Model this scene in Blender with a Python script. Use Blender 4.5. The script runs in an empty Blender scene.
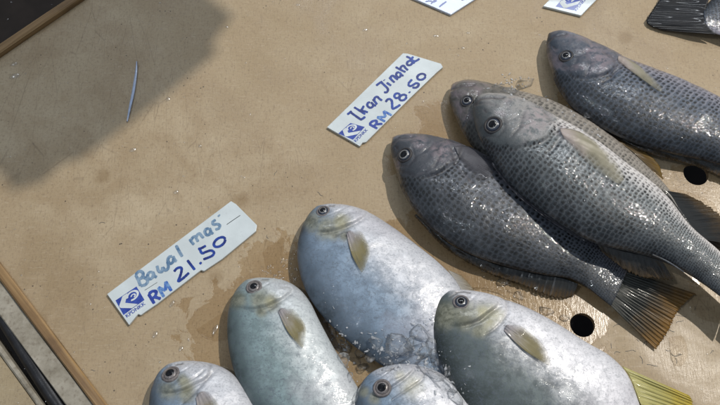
import bpy, bmesh, math, random
from mathutils import Vector, Matrix, noise
from mathutils.bvhtree import BVHTree
R = random.Random(7)
S = bpy.context.scene
C = S.collection
rad = math.radians

# ------------------------------------------------------------------ camera
HF = 45.0; PITCH = 25.0; DIST = 0.77
FPX = 360 / math.tan(rad(HF / 2))
cam_d = bpy.data.cameras.new('camera'); cam = bpy.data.objects.new('camera', cam_d); C.objects.link(cam)
cam_d.sensor_width = 36; cam_d.lens = 18 / math.tan(rad(HF / 2)); cam_d.clip_start = .01; cam_d.clip_end = 50
CP = Vector((0, -DIST * math.sin(rad(PITCH)), DIST * math.cos(rad(PITCH))))
cam.location = CP; cam.rotation_euler = (rad(PITCH), 0, 0)
S.camera = cam
RM = Matrix.Rotation(rad(PITCH), 3, 'X')
RMI = RM.transposed()
def ray(px, py):
    return (RM @ Vector(((px - 360) / FPX, -(py - 202.5) / FPX, -1))).normalized()
def at(px, py, z=0.0):
    d = ray(px, py); return CP + d * ((z - CP.z) / d.z)
def proj(p):
    q = RMI @ (Vector(p) - CP); return (360 + FPX * q.x / -q.z, 202.5 - FPX * q.y / -q.z)

# ------------------------------------------------------------------ helpers
def tag(o, label=None, cat=None, group=None, kind=None):
    if label: o['label'] = label
    if cat: o['category'] = cat
    if group: o['group'] = group
    if kind: o['kind'] = kind
    return o
def empty(name, loc, label=None, cat=None, group=None, kind=None):
    o = bpy.data.objects.new(name, None); o.empty_display_size = .02; C.objects.link(o); o.location = loc
    return tag(o, label, cat, group, kind)
def mk(name, verts, faces, mat, parent=None, smooth=True, uv=None, attrs=None):
    """verts are world coordinates; they are stored relative to the parent empty"""
    root = parent
    off = Vector((0, 0, 0))
    while root is not None:
        off += Vector(root.location); root = root.parent
    me = bpy.data.meshes.new(name)
    me.from_pydata([tuple(Vector(v) - off) for v in verts], [], faces)
    if smooth:
        me.polygons.foreach_set('use_smooth', [True] * len(me.polygons))
    if uv:
        l = me.uv_layers.new(name='UVMap')
        for lp in me.loops: l.data[lp.index].uv = uv[lp.vertex_index]
    if attrs:
        for k, vals in attrs.items():
            a = me.attributes.new(k, 'FLOAT', 'POINT'); a.data.foreach_set('value', vals)
    me.materials.append(mat); me.update()
    o = bpy.data.objects.new(name, me); C.objects.link(o)
    if parent: o.parent = parent
    return o
def cr(pts, n):
    """Catmull-Rom resample of 2-D/3-D points by arc length, n samples"""
    P = [Vector(p) for p in pts]; P = [P[0] * 2 - P[1]] + P + [P[-1] * 2 - P[-2]]
    out = []
    for i in range(1, len(P) - 2):
        for k in range(24):
            t = k / 24; a, b, c, d = P[i - 1:i + 3]
            out.append(.5 * ((2 * b) + (c - a) * t + (2 * a - 5 * b + 4 * c - d) * t * t + (3 * b - a - 3 * c + d) * t ** 3))
    out.append(P[-2])
    L = [0]
    for i in range(1, len(out)): L.append(L[-1] + (out[i] - out[i - 1]).length)
    if isinstance(n, int): fr = [i / (n - 1) for i in range(n)]
    else: fr = n
    res = []; j = 0
    for f in fr:
        x = f * L[-1]
        while j < len(L) - 2 and L[j + 1] < x: j += 1
        while j > 0 and L[j] > x: j -= 1
        w = (x - L[j]) / max(1e-9, L[j + 1] - L[j]); res.append(out[j].lerp(out[j + 1], max(0, min(1, w))))
    return res
def itp(tab, x):
    for (a, b), (c, d) in zip(tab, tab[1:]):
        if x <= c:
            t = (x - a) / (c - a); t = max(0, t); return b + (d - b) * t
    return tab[-1][1]
def ss(a, b, x):
    t = max(0, min(1, (x - a) / (b - a))); return t * t * (3 - 2 * t)
def segd(p, pl):
    best = 1e9
    for a, b in zip(pl, pl[1:]):
        abx, aby = b[0] - a[0], b[1] - a[1]
        t = max(0, min(1, ((p[0] - a[0]) * abx + (p[1] - a[1]) * aby) / (abx * abx + aby * aby + 1e-9)))
        d = math.hypot(p[0] - a[0] - t * abx, p[1] - a[1] - t * aby)
        if d < best: best = d
    return best

# ------------------------------------------------------------------ shader helper
class NT:
    def __init__(s, name):
        s.m = bpy.data.materials.new(name); s.m.use_nodes = True; s.t = s.m.node_tree; s.t.nodes.clear()
        s.out = s.t.nodes.new('ShaderNodeOutputMaterial')
    def n(s, ty, props=None, **inp):
        nd = s.t.nodes.new('ShaderNode' + ty)
        for k, v in (props or {}).items(): setattr(nd, k, v)
        for k, v in inp.items():
            key = int(k[1:]) if k[0] == 'i' and k[1:].isdigit() else k.replace('_', ' ')
            sock = nd.inputs[key]
            if isinstance(v, bpy.types.NodeSocket): s.t.links.new(v, sock)
            elif isinstance(v, tuple) and len(v) == 3 and sock.type == 'RGBA': sock.default_value = (*v, 1)
            else: sock.default_value = v
        return nd
    def math(s, op, a, b=0.0, clamp=False):
        return s.n('Math', {'operation': op, 'use_clamp': clamp}, i0=a, i1=b).outputs[0]
    def mr(s, x, a, b, c=0.0, d=1.0, smooth=True):
        nd = s.n('MapRange', {'interpolation_type': 'SMOOTHSTEP' if smooth else 'LINEAR'}, i0=x, i1=a, i2=b, i3=c, i4=d)
        return nd.outputs[0]
    def mix(s, f, a, b, mode='MIX'):
        nd = s.t.nodes.new('ShaderNodeMix'); nd.data_type = 'RGBA'; nd.blend_type = mode
        for k, v in ((0, f), (6, a), (7, b)):
            if isinstance(v, bpy.types.NodeSocket): s.t.links.new(v, nd.inputs[k])
            elif k == 0: nd.inputs[0].default_value = v
            else: nd.inputs[k].default_value = (*v, 1) if len(v) == 3 else v
        return nd.outputs[2]
    def noise(s, vec, scale, detail=4, rough=.55, dist=0.0):
        return s.n('TexNoise', None, Vector=vec, Scale=scale, Detail=float(detail), Roughness=rough, Distortion=dist).outputs[0]
    def vor(s, vec, scale, rnd=1.0, feat='F1', dim='3D'):
        return s.n('TexVoronoi', {'feature': feat, 'voronoi_dimensions': dim}, Vector=vec, Scale=scale, Randomness=rnd).outputs['Distance']
    def attr(s, name): return s.n('Attribute', {'attribute_name': name}).outputs['Fac']
    def co(s, which='Object'): return s.n('TexCoord').outputs[which]
    def geo(s): return s.n('NewGeometry').outputs['Position']
    def mapv(s, vec, scale=(1, 1, 1), rot=(0, 0, 0), loc=(0, 0, 0)):
        return s.n('Mapping', None, Vector=vec, Scale=scale, Rotation=rot, Location=loc).outputs[0]
    def bump(s, h, strength, dist, nrm=None):
        nd = s.n('Bump', None, Strength=strength, Distance=dist, Height=h)
        if nrm is not None: s.t.links.new(nrm, nd.inputs['Normal'])
        return nd.outputs[0]
    def bsdf(s, **k):
        return s.n('BsdfPrincipled', None, **k)
    def done(s, sh): s.t.links.new(sh, s.out.inputs[0]); return s.m
def simple(name, col, rough=.5, noise_amt=.15, nscale=60, bump=0.0, coat=0.0, metal=0.0):
    t = NT(name); p = t.geo()
    f = t.noise(p, nscale)
    c = t.mix(t.mr(f, .3, .7), tuple(x * (1 - noise_amt) for x in col), tuple(min(1, x * (1 + noise_amt)) for x in col))
    kw = dict(Base_Color=c, Roughness=rough, Coat_Weight=coat, Coat_Roughness=.08, Metallic=metal)
    if bump: kw['Normal'] = t.bump(f, bump, .002)
    return t.done(t.bsdf(**kw).outputs[0])

# ------------------------------------------------------------------ materials
def board_mat(name='tray_board_tan', tint=(1, 1, 1)):
    t = NT(name); p = t.geo()
    big = t.noise(p, 5, 5, .6, .6); mid = t.noise(p, 28, 6, .65, .4); fine = t.noise(p, 420, 3, .7)
    fib = t.noise(t.mapv(p, (900, 130, 300), (0, 0, .6)), 1, 3, .6, 1.2)
    fib2 = t.noise(t.mapv(p, (130, 900, 300), (0, 0, .25)), 1, 3, .6, 1.2)
    c = t.mix(t.mr(big, .32, .68), (.325, .24, .14), (.46, .37, .25))
    c = t.mix(t.mr(mid, .35, .7), c, (.365, .275, .17))
    c = t.mix(t.math('MULTIPLY', t.mr(fib, .5, .78), .6), c, (.22, .16, .10))
    c = t.mix(t.math('MULTIPLY', t.mr(fib2, .52, .8), .5), c, (.52, .44, .33))
    c = t.mix(t.math('MULTIPLY', t.mr(fine, .5, .75), .6), c, (.2, .145, .09))
    # brown stains and pin-prick dirt
    st = t.vor(t.mapv(p, (1, 1, 1)), 17, 1.0)
    st = t.math('ADD', st, t.math('MULTIPLY', mid, .5))
    c = t.mix(t.math('MULTIPLY', t.mr(st, .42, .3), .45), c, (.2, .125, .05))
    sp = t.vor(p, 150, 1.0)
    c = t.mix(t.math('MULTIPLY', t.mr(sp, .13, .07), t.mr(mid, .5, .62)), c, (.06, .045, .03))
    # hairlines, like scratches
    h1 = t.vor(t.mapv(p, (60, 9, 1), (0, 0, 1.1)), 1, 1.0, 'DISTANCE_TO_EDGE')
    c = t.mix(t.math('MULTIPLY', t.mr(h1, .012, .004), t.math('MULTIPLY', t.mr(big, .48, .6), .3)), c, (.15, .11, .07))
    c = t.mix(1.0, c, (.97, .97, .96), 'MULTIPLY')
    c = t.mix(1.0, c, tint, 'MULTIPLY')
    wet = t.mr(t.noise(p, 9, 5, .6, .5), .47, .6)
    c = t.mix(t.math('MULTIPLY', wet, .22), c, t.mix(1.0, c, (.66, .58, .48), 'MULTIPLY'))
    nw = t.math('MULTIPLY', t.math('SUBTRACT', t.noise(p, 38, 5, .6, .5), .5), .09)
    wz = None
    for (px, py, r) in ((530, 290, .075), (268, 275, .035), (470, 165, .07), (215, 325, .03), (700, 215, .06), (440, 250, .05), (330, 350, .08), (592, 95, .035)):
        q = at(px, py, 0); dd = t.n('VectorMath', {'operation': 'DISTANCE'}, i0=p, i1=(q.x, q.y, 0)).outputs['Value']
        m_ = t.mr(t.math('ADD', dd, nw), r * 1.02, r * .86); wz = m_ if wz is None else t.math('MAXIMUM', wz, m_)
    c = t.mix(t.math('MULTIPLY', wz, .7), c, t.mix(1.0, c, (.78, .68, .54), 'MULTIPLY'))
    wet = t.math('MAXIMUM', wet, t.math('MULTIPLY', wz, 1.5))
    rough = t.mr(wet, 0, 1.5, .58, .21, False)
    hgt = t.math('MULTIPLY', t.mr(wz, 0, 1, 1, .42), t.math('ADD', t.math('MULTIPLY', fib, .6), t.math('ADD', t.math('MULTIPLY', fine, .5), mid)))
    return t.done(t.bsdf(Base_Color=c, Roughness=rough, Normal=t.bump(hgt, .28, .0010), Specular_IOR_Level=.5).outputs[0])
M_board = board_mat()
M_board2 = board_mat('neighbour_board', (.95, 1.0, 1.02))

def wood_mat():
    t = NT('rim_wood'); p = t.co('UV')
    g = t.noise(t.mapv(p, (4, 160, 1)), 1, 5, .65, .4); b = t.noise(t.geo(), 30, 4)
    c = t.mix(t.mr(g, .3, .7), (.17, .095, .035), (.40, .26, .12))
    c = t.mix(t.math('MULTIPLY', t.mr(b, .5, .75), .6), c, (.09, .05, .025))
    return t.done(t.bsdf(Base_Color=c, Roughness=.42, Normal=t.bump(g, .4, .002)).outputs[0])
M_wood = wood_mat()
def ledge_mat():
    t = NT('ledge_grimy'); p = t.geo()
    a = t.noise(p, 45, 5, .65); b = t.noise(p, 300, 3)
    c = t.mix(t.mr(a, .3, .7), (.20, .175, .13), (.36, .33, .27))
    c = t.mix(t.math('MULTIPLY', t.mr(b, .5, .75), .5), c, (.12, .09, .06))
    return t.done(t.bsdf(Base_Color=c, Roughness=.5, Normal=t.bump(a, .4, .003)).outputs[0])
M_ledge = ledge_mat()
M_black = simple('black_rubber', (.012, .012, .014), .35, .3, 80, .3)
M_dark = simple('floor_shade_black', (.012, .009, .008), 1, .3, 20)  # near-black colour stands in for the unlit void past the rim
M_caster = simple('dark_caster', (.05, .05, .05), .8)

def jin_mat(name, dark, mid, pale, dots=1.0, blue=.0):
    t = NT(name); uv = t.co('UV'); p = t.co('Object')
    T = t.attr('tb'); head = t.attr('head'); lip = t.attr('mark')
    n1 = t.noise(p, 40, 5, .6, .3); n2 = t.noise(p, 160, 4, .7); n3 = t.noise(p, 700, 2, .6)
    uvw = t.n('VectorMath', {'operation': 'ADD'}, i0=uv, i1=t.n('VectorMath', {'operation': 'SCALE'}, i0=t.n('TexNoise', None, Vector=p, Scale=90.0, Detail=2.0).outputs[1], Scale=.45).outputs[0]).outputs[0]
    v = t.vor(t.mapv(uvw, (.8, 1.08, 1), (0, 0, .05)), 1.0, .42, 'F1', '2D')
    sv = t.mapv(uvw, (.8, 1.08, 1), (0, 0, .05)); vp = t.n('TexVoronoi', {'feature': 'F1', 'voronoi_dimensions': '2D'}, Vector=sv, Scale=1.0, Randomness=.42).outputs['Position']
    ve = t.vor(t.mapv(uvw, (.8, 1.08, 1), (0, 0, .05)), 1.0, .42, 'DISTANCE_TO_EDGE', '2D')
    tt = t.math('ADD', T, t.math('MULTIPLY', t.math('SUBTRACT', n1, .5), .5))
    c = t.mix(t.mr(tt, -.95, .25), dark, mid)  # dark back is skin colour, deepened to add shade of the body's curve
    c = t.mix(t.mr(tt, .15, 1.0), c, pale)
    # scale rims pale, centres dark
    body = t.mr(t.math('ADD', t.math('SUBTRACT', 1.0, head), t.math('MULTIPLY', t.math('SUBTRACT', n2, .5), .9)), .2, .8)
    dot = t.mr(t.math('ADD', v, t.math('MULTIPLY', t.math('SUBTRACT', n2, .5), .45)), .40, .24)
    dotf = t.math('MULTIPLY', t.math('MULTIPLY', dot, body), t.math('MULTIPLY', t.mr(tt, .35, 1.05, .97 * dots, .4 * dots), t.mr(t.noise(p, 55, 3), .3, .55, .45, 1.0)))
    c = t.mix(t.math('MULTIPLY', t.mr(ve, .16, .02), t.math('MULTIPLY', body, .10)), c, tuple(x * 1.5 + .02 for x in mid))
    c = t.mix(dotf, c, tuple(x * .16 for x in dark))
    # head: mottled silver and purple grey
    hc = t.mix(t.mr(n2, .25, .8), tuple(x * .8 for x in mid), tuple(x * .62 + .02 for x in pale))
    hc = t.mix(t.mr(tt, .3, -.75), hc, tuple(x * .55 for x in mid))
    hc = t.mix(t.math('MULTIPLY', t.mr(n2, .52, .62), .4), hc, tuple(x * .4 for x in mid))
    hc = t.mix(t.math('MULTIPLY', t.mr(n1, .5, .68), .5), hc, (.26, .20, .23))
    c = t.mix(t.math('MULTIPLY', t.math('SUBTRACT', 1.0, body), .88), c, hc)
    c = t.mix(t.math('MULTIPLY', t.math('MULTIPLY', t.attr('yel'), t.mr(n2, .38, .6)), .42), c, (.38, .29, .32))
    c = t.mix(t.math('MULTIPLY', t.mr(n3, .6, .8), .35), c, (.02, .02, .025))
    c = t.mix(t.math('MULTIPLY', lip, .8), c, (.05, .04, .045))
    dxn = t.n('SeparateXYZ', None, Vector=t.n('VectorMath', {'operation': 'SUBTRACT'}, i0=sv, i1=vp).outputs[0]).outputs[0]
    ovl = t.mr(dxn, -.55, .45, 0, 1, False)
    hb = t.math('MULTIPLY', ovl, body)
    c = t.mix(t.math('MULTIPLY', t.math('MULTIPLY', t.mr(ovl, .62, .95), body), t.mr(tt, -.4, .8, .03, .32)), c, tuple(min(.8, x * 1.25 + .05) for x in pale))
    b1 = t.bump(hb, .38, .0007)
    b2 = t.bump(t.math('ADD', n2, t.math('MULTIPLY', n3, .35)), .45, .0016, b1)
    b3 = t.bump(t.noise(p, 150, 3, .6), .55, .0022, b1)
    sh = t.bsdf(Base_Color=c, Metallic=.05, Roughness=t.mr(n2, .35, .7, .42, .6), Normal=b2, Coat_Weight=t.mr(n1, .46, .56, .15, 1.0), Coat_Roughness=.045, Coat_Normal=b3, Specular_IOR_Level=.5)
    return t.done(sh.outputs[0])
M_jinA = jin_mat('skin_speckled_blue_grey', (.010, .016, .025), (.060, .080, .112), (.27, .26, .30))
M_jinB = jin_mat('skin_speckled_silver', (.013, .018, .024), (.115, .135, .145), (.78, .74, .72))
M_jinC = jin_mat('skin_speckled_slate', (.011, .015, .020), (.065, .076, .094), (.15, .15, .175))
M_jinD = jin_mat('skin_speckled_brown', (.026, .027, .025), (.10, .098, .088), (.30, .27, .235), .85)

def baw_mat(name, back, mid, pale, yel=1.0):
    t = NT(name); p = t.co('Object')
    T = t.attr('tb'); head = t.attr('head'); y = t.attr('yel'); ol = t.attr('oliv'); lip = t.attr('mark')
    n1 = t.noise(p, 28, 5, .6, .6); n2 = t.noise(p, 120, 5, .7); n3 = t.noise(p, 620, 3, .65)
    tt = t.math('ADD', T, t.math('MULTIPLY', t.math('SUBTRACT', n1, .5), .7))
    c = t.mix(t.mr(tt, -1.1, -.35), back, mid)
    c = t.mix(t.mr(tt, -.3, .5), c, pale)
    c = t.mix(t.math('MULTIPLY', t.mr(n2, .42, .60), t.mr(tt, -.2, .7, .5, .14)), c, tuple(x * .55 for x in mid))
    c = t.mix(t.math('MULTIPLY', t.mr(n3, .48, .7), .32), c, (.12, .14, .16))
    wn = t.noise(t.mapv(p, (60, 420, 200), (0, 0, .9)), 1, 3, .6, .8)
    c = t.mix(t.math('MULTIPLY', t.mr(wn, .55, .72), .28), c, (.11, .13, .16))
    n4 = t.noise(p, 260, 4, .7, 1.5)
    c = t.mix(t.math('MULTIPLY', t.mr(n4, .52, .62), t.mr(tt, -.3, .8, .5, .22)), c, (.10, .12, .15))
    bl = t.noise(p, 15, 3, .5)
    c = t.mix(t.math('MULTIPLY', t.mr(bl, .52, .7), .22), c, (.50, .44, .49))
    c = t.mix(t.math('MULTIPLY', t.mr(t.math('ADD', ol, t.math('MULTIPLY', t.math('SUBTRACT', n1, .5), .8)), .05, .95), .8), c, t.mix(t.mr(n2, .4, .6), (.13, .13, .085), (.30, .30, .23)))
    c = t.mix(t.math('MULTIPLY', t.mr(t.math('ADD', y, t.math('MULTIPLY', t.math('SUBTRACT', n2, .5), .6)), .2, 1.25), .5 * yel), c, (.42, .39, .22))
    c = t.mix(t.math('MULTIPLY', lip, .75), c, (.07, .065, .06))
    b1 = t.bump(t.math('ADD', t.math('MULTIPLY', n3, .5), n2), .16, .0012)
    b3 = t.bump(t.noise(p, 170, 4, .65), .30, .0016)
    sh = t.bsdf(Base_Color=c, Metallic=.26, Roughness=t.mr(n2, .3, .7, .48, .62), Normal=b1, Coat_Weight=t.mr(n1, .50, .60, .06, .7), Coat_Roughness=.06, Specular_IOR_Level=.35, Coat_Normal=b3)
    return t.done(sh.outputs[0])
M_bawA = baw_mat('skin_silver_blue', (.045, .06, .075), (.215, .29, .385), (.60, .61, .65))
M_bawB = baw_mat('skin_silver_green', (.05, .07, .07), (.23, .31, .325), (.55, .59, .61))
M_bawC = baw_mat('skin_silver_olive', (.032, .040, .036), (.095, .12, .125), (.76, .76, .80))

def fin_mat(name, base, tip, alpha=.25, rays=26, streak=(.02, .02, .02), sk=.5, soft=0.0):
    t = NT(name); uv = t.co('UV'); sx = t.n('SeparateXYZ', None, Vector=uv).outputs
    n = t.noise(t.mapv(uv, (rays * .5, 2.2, 1)), 1, 3, .6)
    w = t.n('TexWave', {'wave_type': 'BANDS', 'bands_direction': 'X'}, Vector=t.mapv(uv, (rays / 6.283 * 2, .0, 1)), Scale=1.6, Distortion=2.2, Detail=2.0).outputs[1]
    nn = t.noise(t.co('Object'), 90, 4)
    vv = t.math('ADD', sx[1], t.math('MULTIPLY', t.math('SUBTRACT', nn, .5), .6))
    c = t.mix(t.mr(vv, .05 if soft else .35, .6 if soft else 1.05), base, tip)
    c = t.mix(t.math('MULTIPLY', t.mr(w, .75, .25), sk), c, streak)
    c = t.mix(t.math('MULTIPLY', t.mr(n, .5, .75), sk), c, streak)
    b = t.bump(w, .3, .0006)
    sh = t.bsdf(Base_Color=c, Roughness=.32, Normal=b, Coat_Weight=.5, Coat_Roughness=.08).outputs[0]
    tr = t.n('BsdfTransparent').outputs[0]; tl = t.n('BsdfTranslucent', None, Color=c).outputs[0]
    m1 = t.n('MixShader', None, i0=.3, i1=sh, i2=tl).outputs[0]
    fa = t.math('MULTIPLY', t.math('MULTIPLY', t.mr(sx[1], .1, 1.0), t.mr(w, .25, .8)), alpha)
    if soft:   # thin see-through trailing side and tip, fleshy base and leading edge
        sf = t.math('MULTIPLY', t.math('MAXIMUM', t.mr(t.math('ADD', sx[0], t.math('MULTIPLY', nn, .5)), .55, 1.2), t.mr(vv, .55, 1.05)), soft)
        fa = t.math('MAXIMUM', fa, sf)
    m2 = t.n('MixShader', None, i0=fa, i1=m1, i2=tr).outputs[0]
    return t.done(m2)
M_fin_dark = fin_mat('fin_slate_brown', (.035, .038, .038), (.15, .095, .04), .35, 30)
M_fin_tail = fin_mat('tail_fin_amber', (.055, .06, .055), (.36, .19, .04), .28, 62, (.04, .038, .025), .38)
M_fin_pect = fin_mat('pectoral_pale_olive', (.62, .54, .52), (.46, .43, .32), .4, 22, (.30, .28, .2), .3, .92)
M_fin_grey = fin_mat('pectoral_grey', (.17, .17, .19), (.12, .12, .14), .4, 16, (.06, .06, .07), .25, .9)
M_fin_baw = fin_mat('pectoral_brownish', (.56, .52, .55), (.34, .29, .13), .3, 20, (.20, .18, .12), .45, .85)
M_fin_yel = fin_mat('anal_fin_yellow', (.58, .54, .22), (.70, .54, .05), .3, 26, (.50, .44, .14), .22)
M_fin_clear = fin_mat('fin_clear_pale', (.48, .46, .42), (.42, .36, .25), .55, 20, (.28, .24, .18), .3)
M_fin_black = fin_mat('tail_fin_black', (.010, .010, .012), (.004, .004, .005), .0, 40, (.010, .010, .012), .2)
M_fin_orange = fin_mat('fin_brown_gold', (.17, .12, .06), (.30, .19, .05), .2, 14, (.10, .06, .02), .5)
M_iris = simple('iris_silver', (.25, .25, .245), .35, .3, 900, 0, .3, .4)
M_irisd = simple('iris_dark', (.035, .045, .07), .35, .3, 900, 0, .3, .2)
M_irisb = simple('iris_brown_grey', (.17, .155, .155), .35, .3, 900, 0, .3, .2)
M_pupil = simple('pupil_black', (.004, .004, .006), .08, .1, 50, 0, 0.0)
M_ring = simple('eye_rim', (.03, .028, .03), .55, .3, 400, 0, 0)
M_ringb = simple('eye_rim_purple', (.15, .135, .135), .55, .3, 400, 0, 0)

def ice_mat(name, glass, milk, bmp=.35, col=(.93, .97, 1.0)):
    """clear frozen or liquid water: a see-through body, a share of true refraction, a little milkiness, a fresnel gloss"""
    t = NT(name); p = t.co('Object')
    n = t.noise(p, 160, 4, .6); nm = t.bump(n, bmp, .0015)
    lw = t.n('LayerWeight', None, Blend=.35).outputs[1]
    tr = t.n('BsdfTransparent', None, Color=col).outputs[0]
    gl = t.n('BsdfGlass', None, Color=(1, 1, 1), Roughness=.02, IOR=1.25, Normal=nm).outputs[0]
    a = t.n('MixShader', None, i0=glass, i1=tr, i2=gl).outputs[0]
    df = t.n('MixShader', None, i0=.5, i1=t.n('BsdfDiffuse', None, Color=(.95, .97, 1.0)).outputs[0], i2=t.n('BsdfTranslucent', None, Color=(.95, .97, 1.0)).outputs[0]).outputs[0]
    b = t.n('MixShader', None, i0=t.math('MULTIPLY', t.math('MAXIMUM', t.mr(n, .45, .75, .05, .55), t.mr(lw, .40, .85, 0, .4)), milk), i1=a, i2=df).outputs[0]
    gs = t.n('BsdfGlossy', None, Roughness=.13, Normal=nm).outputs[0]
    fr = t.n('Fresnel', None, IOR=1.22, Normal=nm).outputs[0]
    return t.done(t.n('MixShader', None, i0=t.math('MULTIPLY', fr, .55), i1=b, i2=gs).outputs[0])
M_ice = ice_mat('clear_ice', .0, .75, .2, (.995, .998, 1.0))
M_crumb = ice_mat('crushed_ice', .0, .95, .2, (.995, .998, 1.0)); 
for nd in M_crumb.node_tree.nodes:
    if nd.type == 'MAP_RANGE' and abs(nd.inputs[3].default_value - .05) < 1e-4: nd.inputs[3].default_value = .45; nd.inputs[4].default_value = .9
M_water = ice_mat('water', .0, .0, .25, (.95, .93, .90))
M_drop = NT('water_drop'); M_drop = M_drop.done(M_drop.n('MixShader', None, i0=.16, i1=M_drop.n('BsdfTransparent').outputs[0], i2=M_drop.n('BsdfGlossy', None, Roughness=.22).outputs[0]).outputs[0])
def card_mat(name, col):
    t = NT(name); p = t.geo()
    n = t.noise(p, 40, 4); f = t.noise(p, 500, 2)
    c = t.mix(t.mr(n, .35, .7), tuple(x * .88 for x in col), col)
    c = t.mix(t.math('MULTIPLY', t.mr(f, .62, .75), .2), c, (.35, .36, .36))
    return t.done(t.bsdf(Base_Color=c, Roughness=.28, Coat_Weight=.3, Normal=t.bump(n, .15, .002)).outputs[0])
M_card = card_mat('card_plastic_white', (.60, .66, .68))
M_cardb = card_mat('card_plastic_cool', (.58, .66, .80))
M_cedge = simple('card_edge', (.45, .46, .43), .4)
def ink_mat(name, a, b, sc=160):
    t = NT(name); p = t.geo()
    n = t.noise(p, sc, 4, .7)
    return t.done(t.bsdf(Base_Color=t.mix(t.mr(n, .35, .65), a, b), Roughness=.35, Coat_Weight=.3).outputs[0])
M_print = ink_mat('print_blue', (.012, .035, .26), (.03, .07, .36), 200)
M_printf = ink_mat('print_blue_worn', (.02, .09, .40), (.16, .30, .52), 260)
M_ink = ink_mat('marker_blue', (.004, .016, .15), (.012, .055, .33))
M_inkf = ink_mat('marker_blue_faded', (.07, .15, .27), (.24, .34, .45))
M_white = simple('print_white', (.62, .67, .69), .35)
M_scr = simple('scratch_dark', (.05, .06, .07), .6)

# ------------------------------------------------------------------ tray: board with two drain holes
def world_poly(pts, z=0.0): return [at(x, y, z) for x, y in pts]
U1 = (at(85, 0) - at(0, 58)).normalized()                 # direction of the far rim
# rim lines:  far rim through (0,52)-(80,-2);  near-left rim through (0,264)-(102,405)
def line_ext(p, q, a, b):
    A, B = at(*p), at(*q); d = (B - A).normalized(); return A - d * a, B + d * b
f0, f1 = line_ext((0, 58), (88, -2), .12, 1.0)
l0, l1 = line_ext((0, 262), (108, 405), .0, .5)
# corner of the tray where both lines meet
def isect(a, b, c, d):
    x1, y1, x2, y2, x3, y3, x4, y4 = a.x, a.y, b.x, b.y, c.x, c.y, d.x, d.y
    D = (x1 - x2) * (y3 - y4) - (y1 - y2) * (x3 - x4)
    px = ((x1 * y2 - y1 * x2) * (x3 - x4) - (x1 - x2) * (x3 * y4 - y3 * x4)) / D
    py = ((x1 * y2 - y1 * x2) * (y3 - y4) - (y1 - y2) * (x3 * y4 - y3 * x4)) / D
    return Vector((px, py, 0))
K = isect(f0, f1, l0, l1)
fd = (f1 - f0).normalized(); ld = (l1 - l0).normalized()
cA = K; cB = K + fd * 1.45; cD = K + ld * 1.25; cC = cB + ld * 1.25
tray = empty('display_tray', K, 'tan wet display board with raised rim and drain holes under the fish', 'tray')
cu = bpy.data.curves.new('b', 'CURVE'); cu.dimensions = '2D'; cu.fill_mode = 'BOTH'; cu.extrude = .0025
def spl(pts):
    s_ = cu.splines.new('POLY'); s_.points.add(len(pts) - 1); s_.use_cyclic_u = True
    for i, p_ in enumerate(pts): s_.points[i].co = (p_.x - K.x, p_.y - K.y, 0, 1)
spl([cA, cB, cC, cD])
HOLES = [((582.5, 325), .0103), ((696, 174), .0112)]
for (hx, hy), r in HOLES:
    c0 = at(hx, hy)
    spl([c0 + Vector((math.cos(a) * r * (1 + .02 * math.sin(3 * a)), math.sin(a) * r, 0)) for a in [k * math.pi / 24 for k in range(48)]])
tmp = bpy.data.objects.new('tmp', cu); C.objects.link(tmp)
dg = bpy.context.evaluated_depsgraph_get(); dg.update()
me = bpy.data.meshes.new_from_object(tmp.evaluated_get(dg)); bpy.data.objects.remove(tmp)
me.materials.clear(); me.materials.append(M_board)
bo = bpy.data.objects.new('board', me); C.objects.link(bo); bo.parent = tray; bo.location = (0, 0, -.0025)
for pl in me.polygons: pl.use_smooth = False
def bar(name, a, b, width, z0, z1, mat, parent, side, bev=.0015, wob=.0006):
    """bar of given width to one side of line a-b"""
    d = (b - a); L = d.length; d.normalize(); nrm = Vector((-d.y, d.x, 0)) * side
    prof = [(0, z0), (0, z1 - bev), (bev, z1), (width - bev, z1), (width, z1 - bev), (width, z0)]
    n = 60; V = []; F = []; UV = []
    for i in range(n + 1):
        for k, (w, z) in enumerate(prof):
            q = a + d * (L * i / n) + nrm * (w + wob * noise.noise(Vector((i * .35, k * .8, z0 * 99))))
            V.append((q.x, q.y, z + wob * noise.noise(Vector((i * .3, k, 7.7))))); UV.append((L * i / n, w + z))
    m = len(prof)
    for i in range(n):
        for k in range(m):
            a_, b_ = i * m + k, i * m + (k + 1) % m
            F.append((a_, b_, b_ + m, a_ + m) if side > 0 else (a_, a_ + m, b_ + m, b_))
    F.append(tuple(range(m))); F.append(tuple(reversed(range(n * m, n * m + m))))
    return mk(name, V, F, mat, parent, False, UV)
bar('rim', cA, cB, .009, -.03, .007, M_wood, tray, 1)
o = bar('rim', cA - fd * .0001, cD, .0085, -.02, .004, M_wood, tray, -1); o['label'] = 'worn brown wooden lip along the near left side of the tray'
lo = Vector((ld.y, -ld.x, 0)); 
a0 = cA + lo * .0085; 
o = bar('ledge', a0, cD + lo * .0085, .017, -.02, .0005, M_ledge, tray, -1, .001); o['label'] = 'grimy grey ledge strip outside the brown lip'
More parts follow.
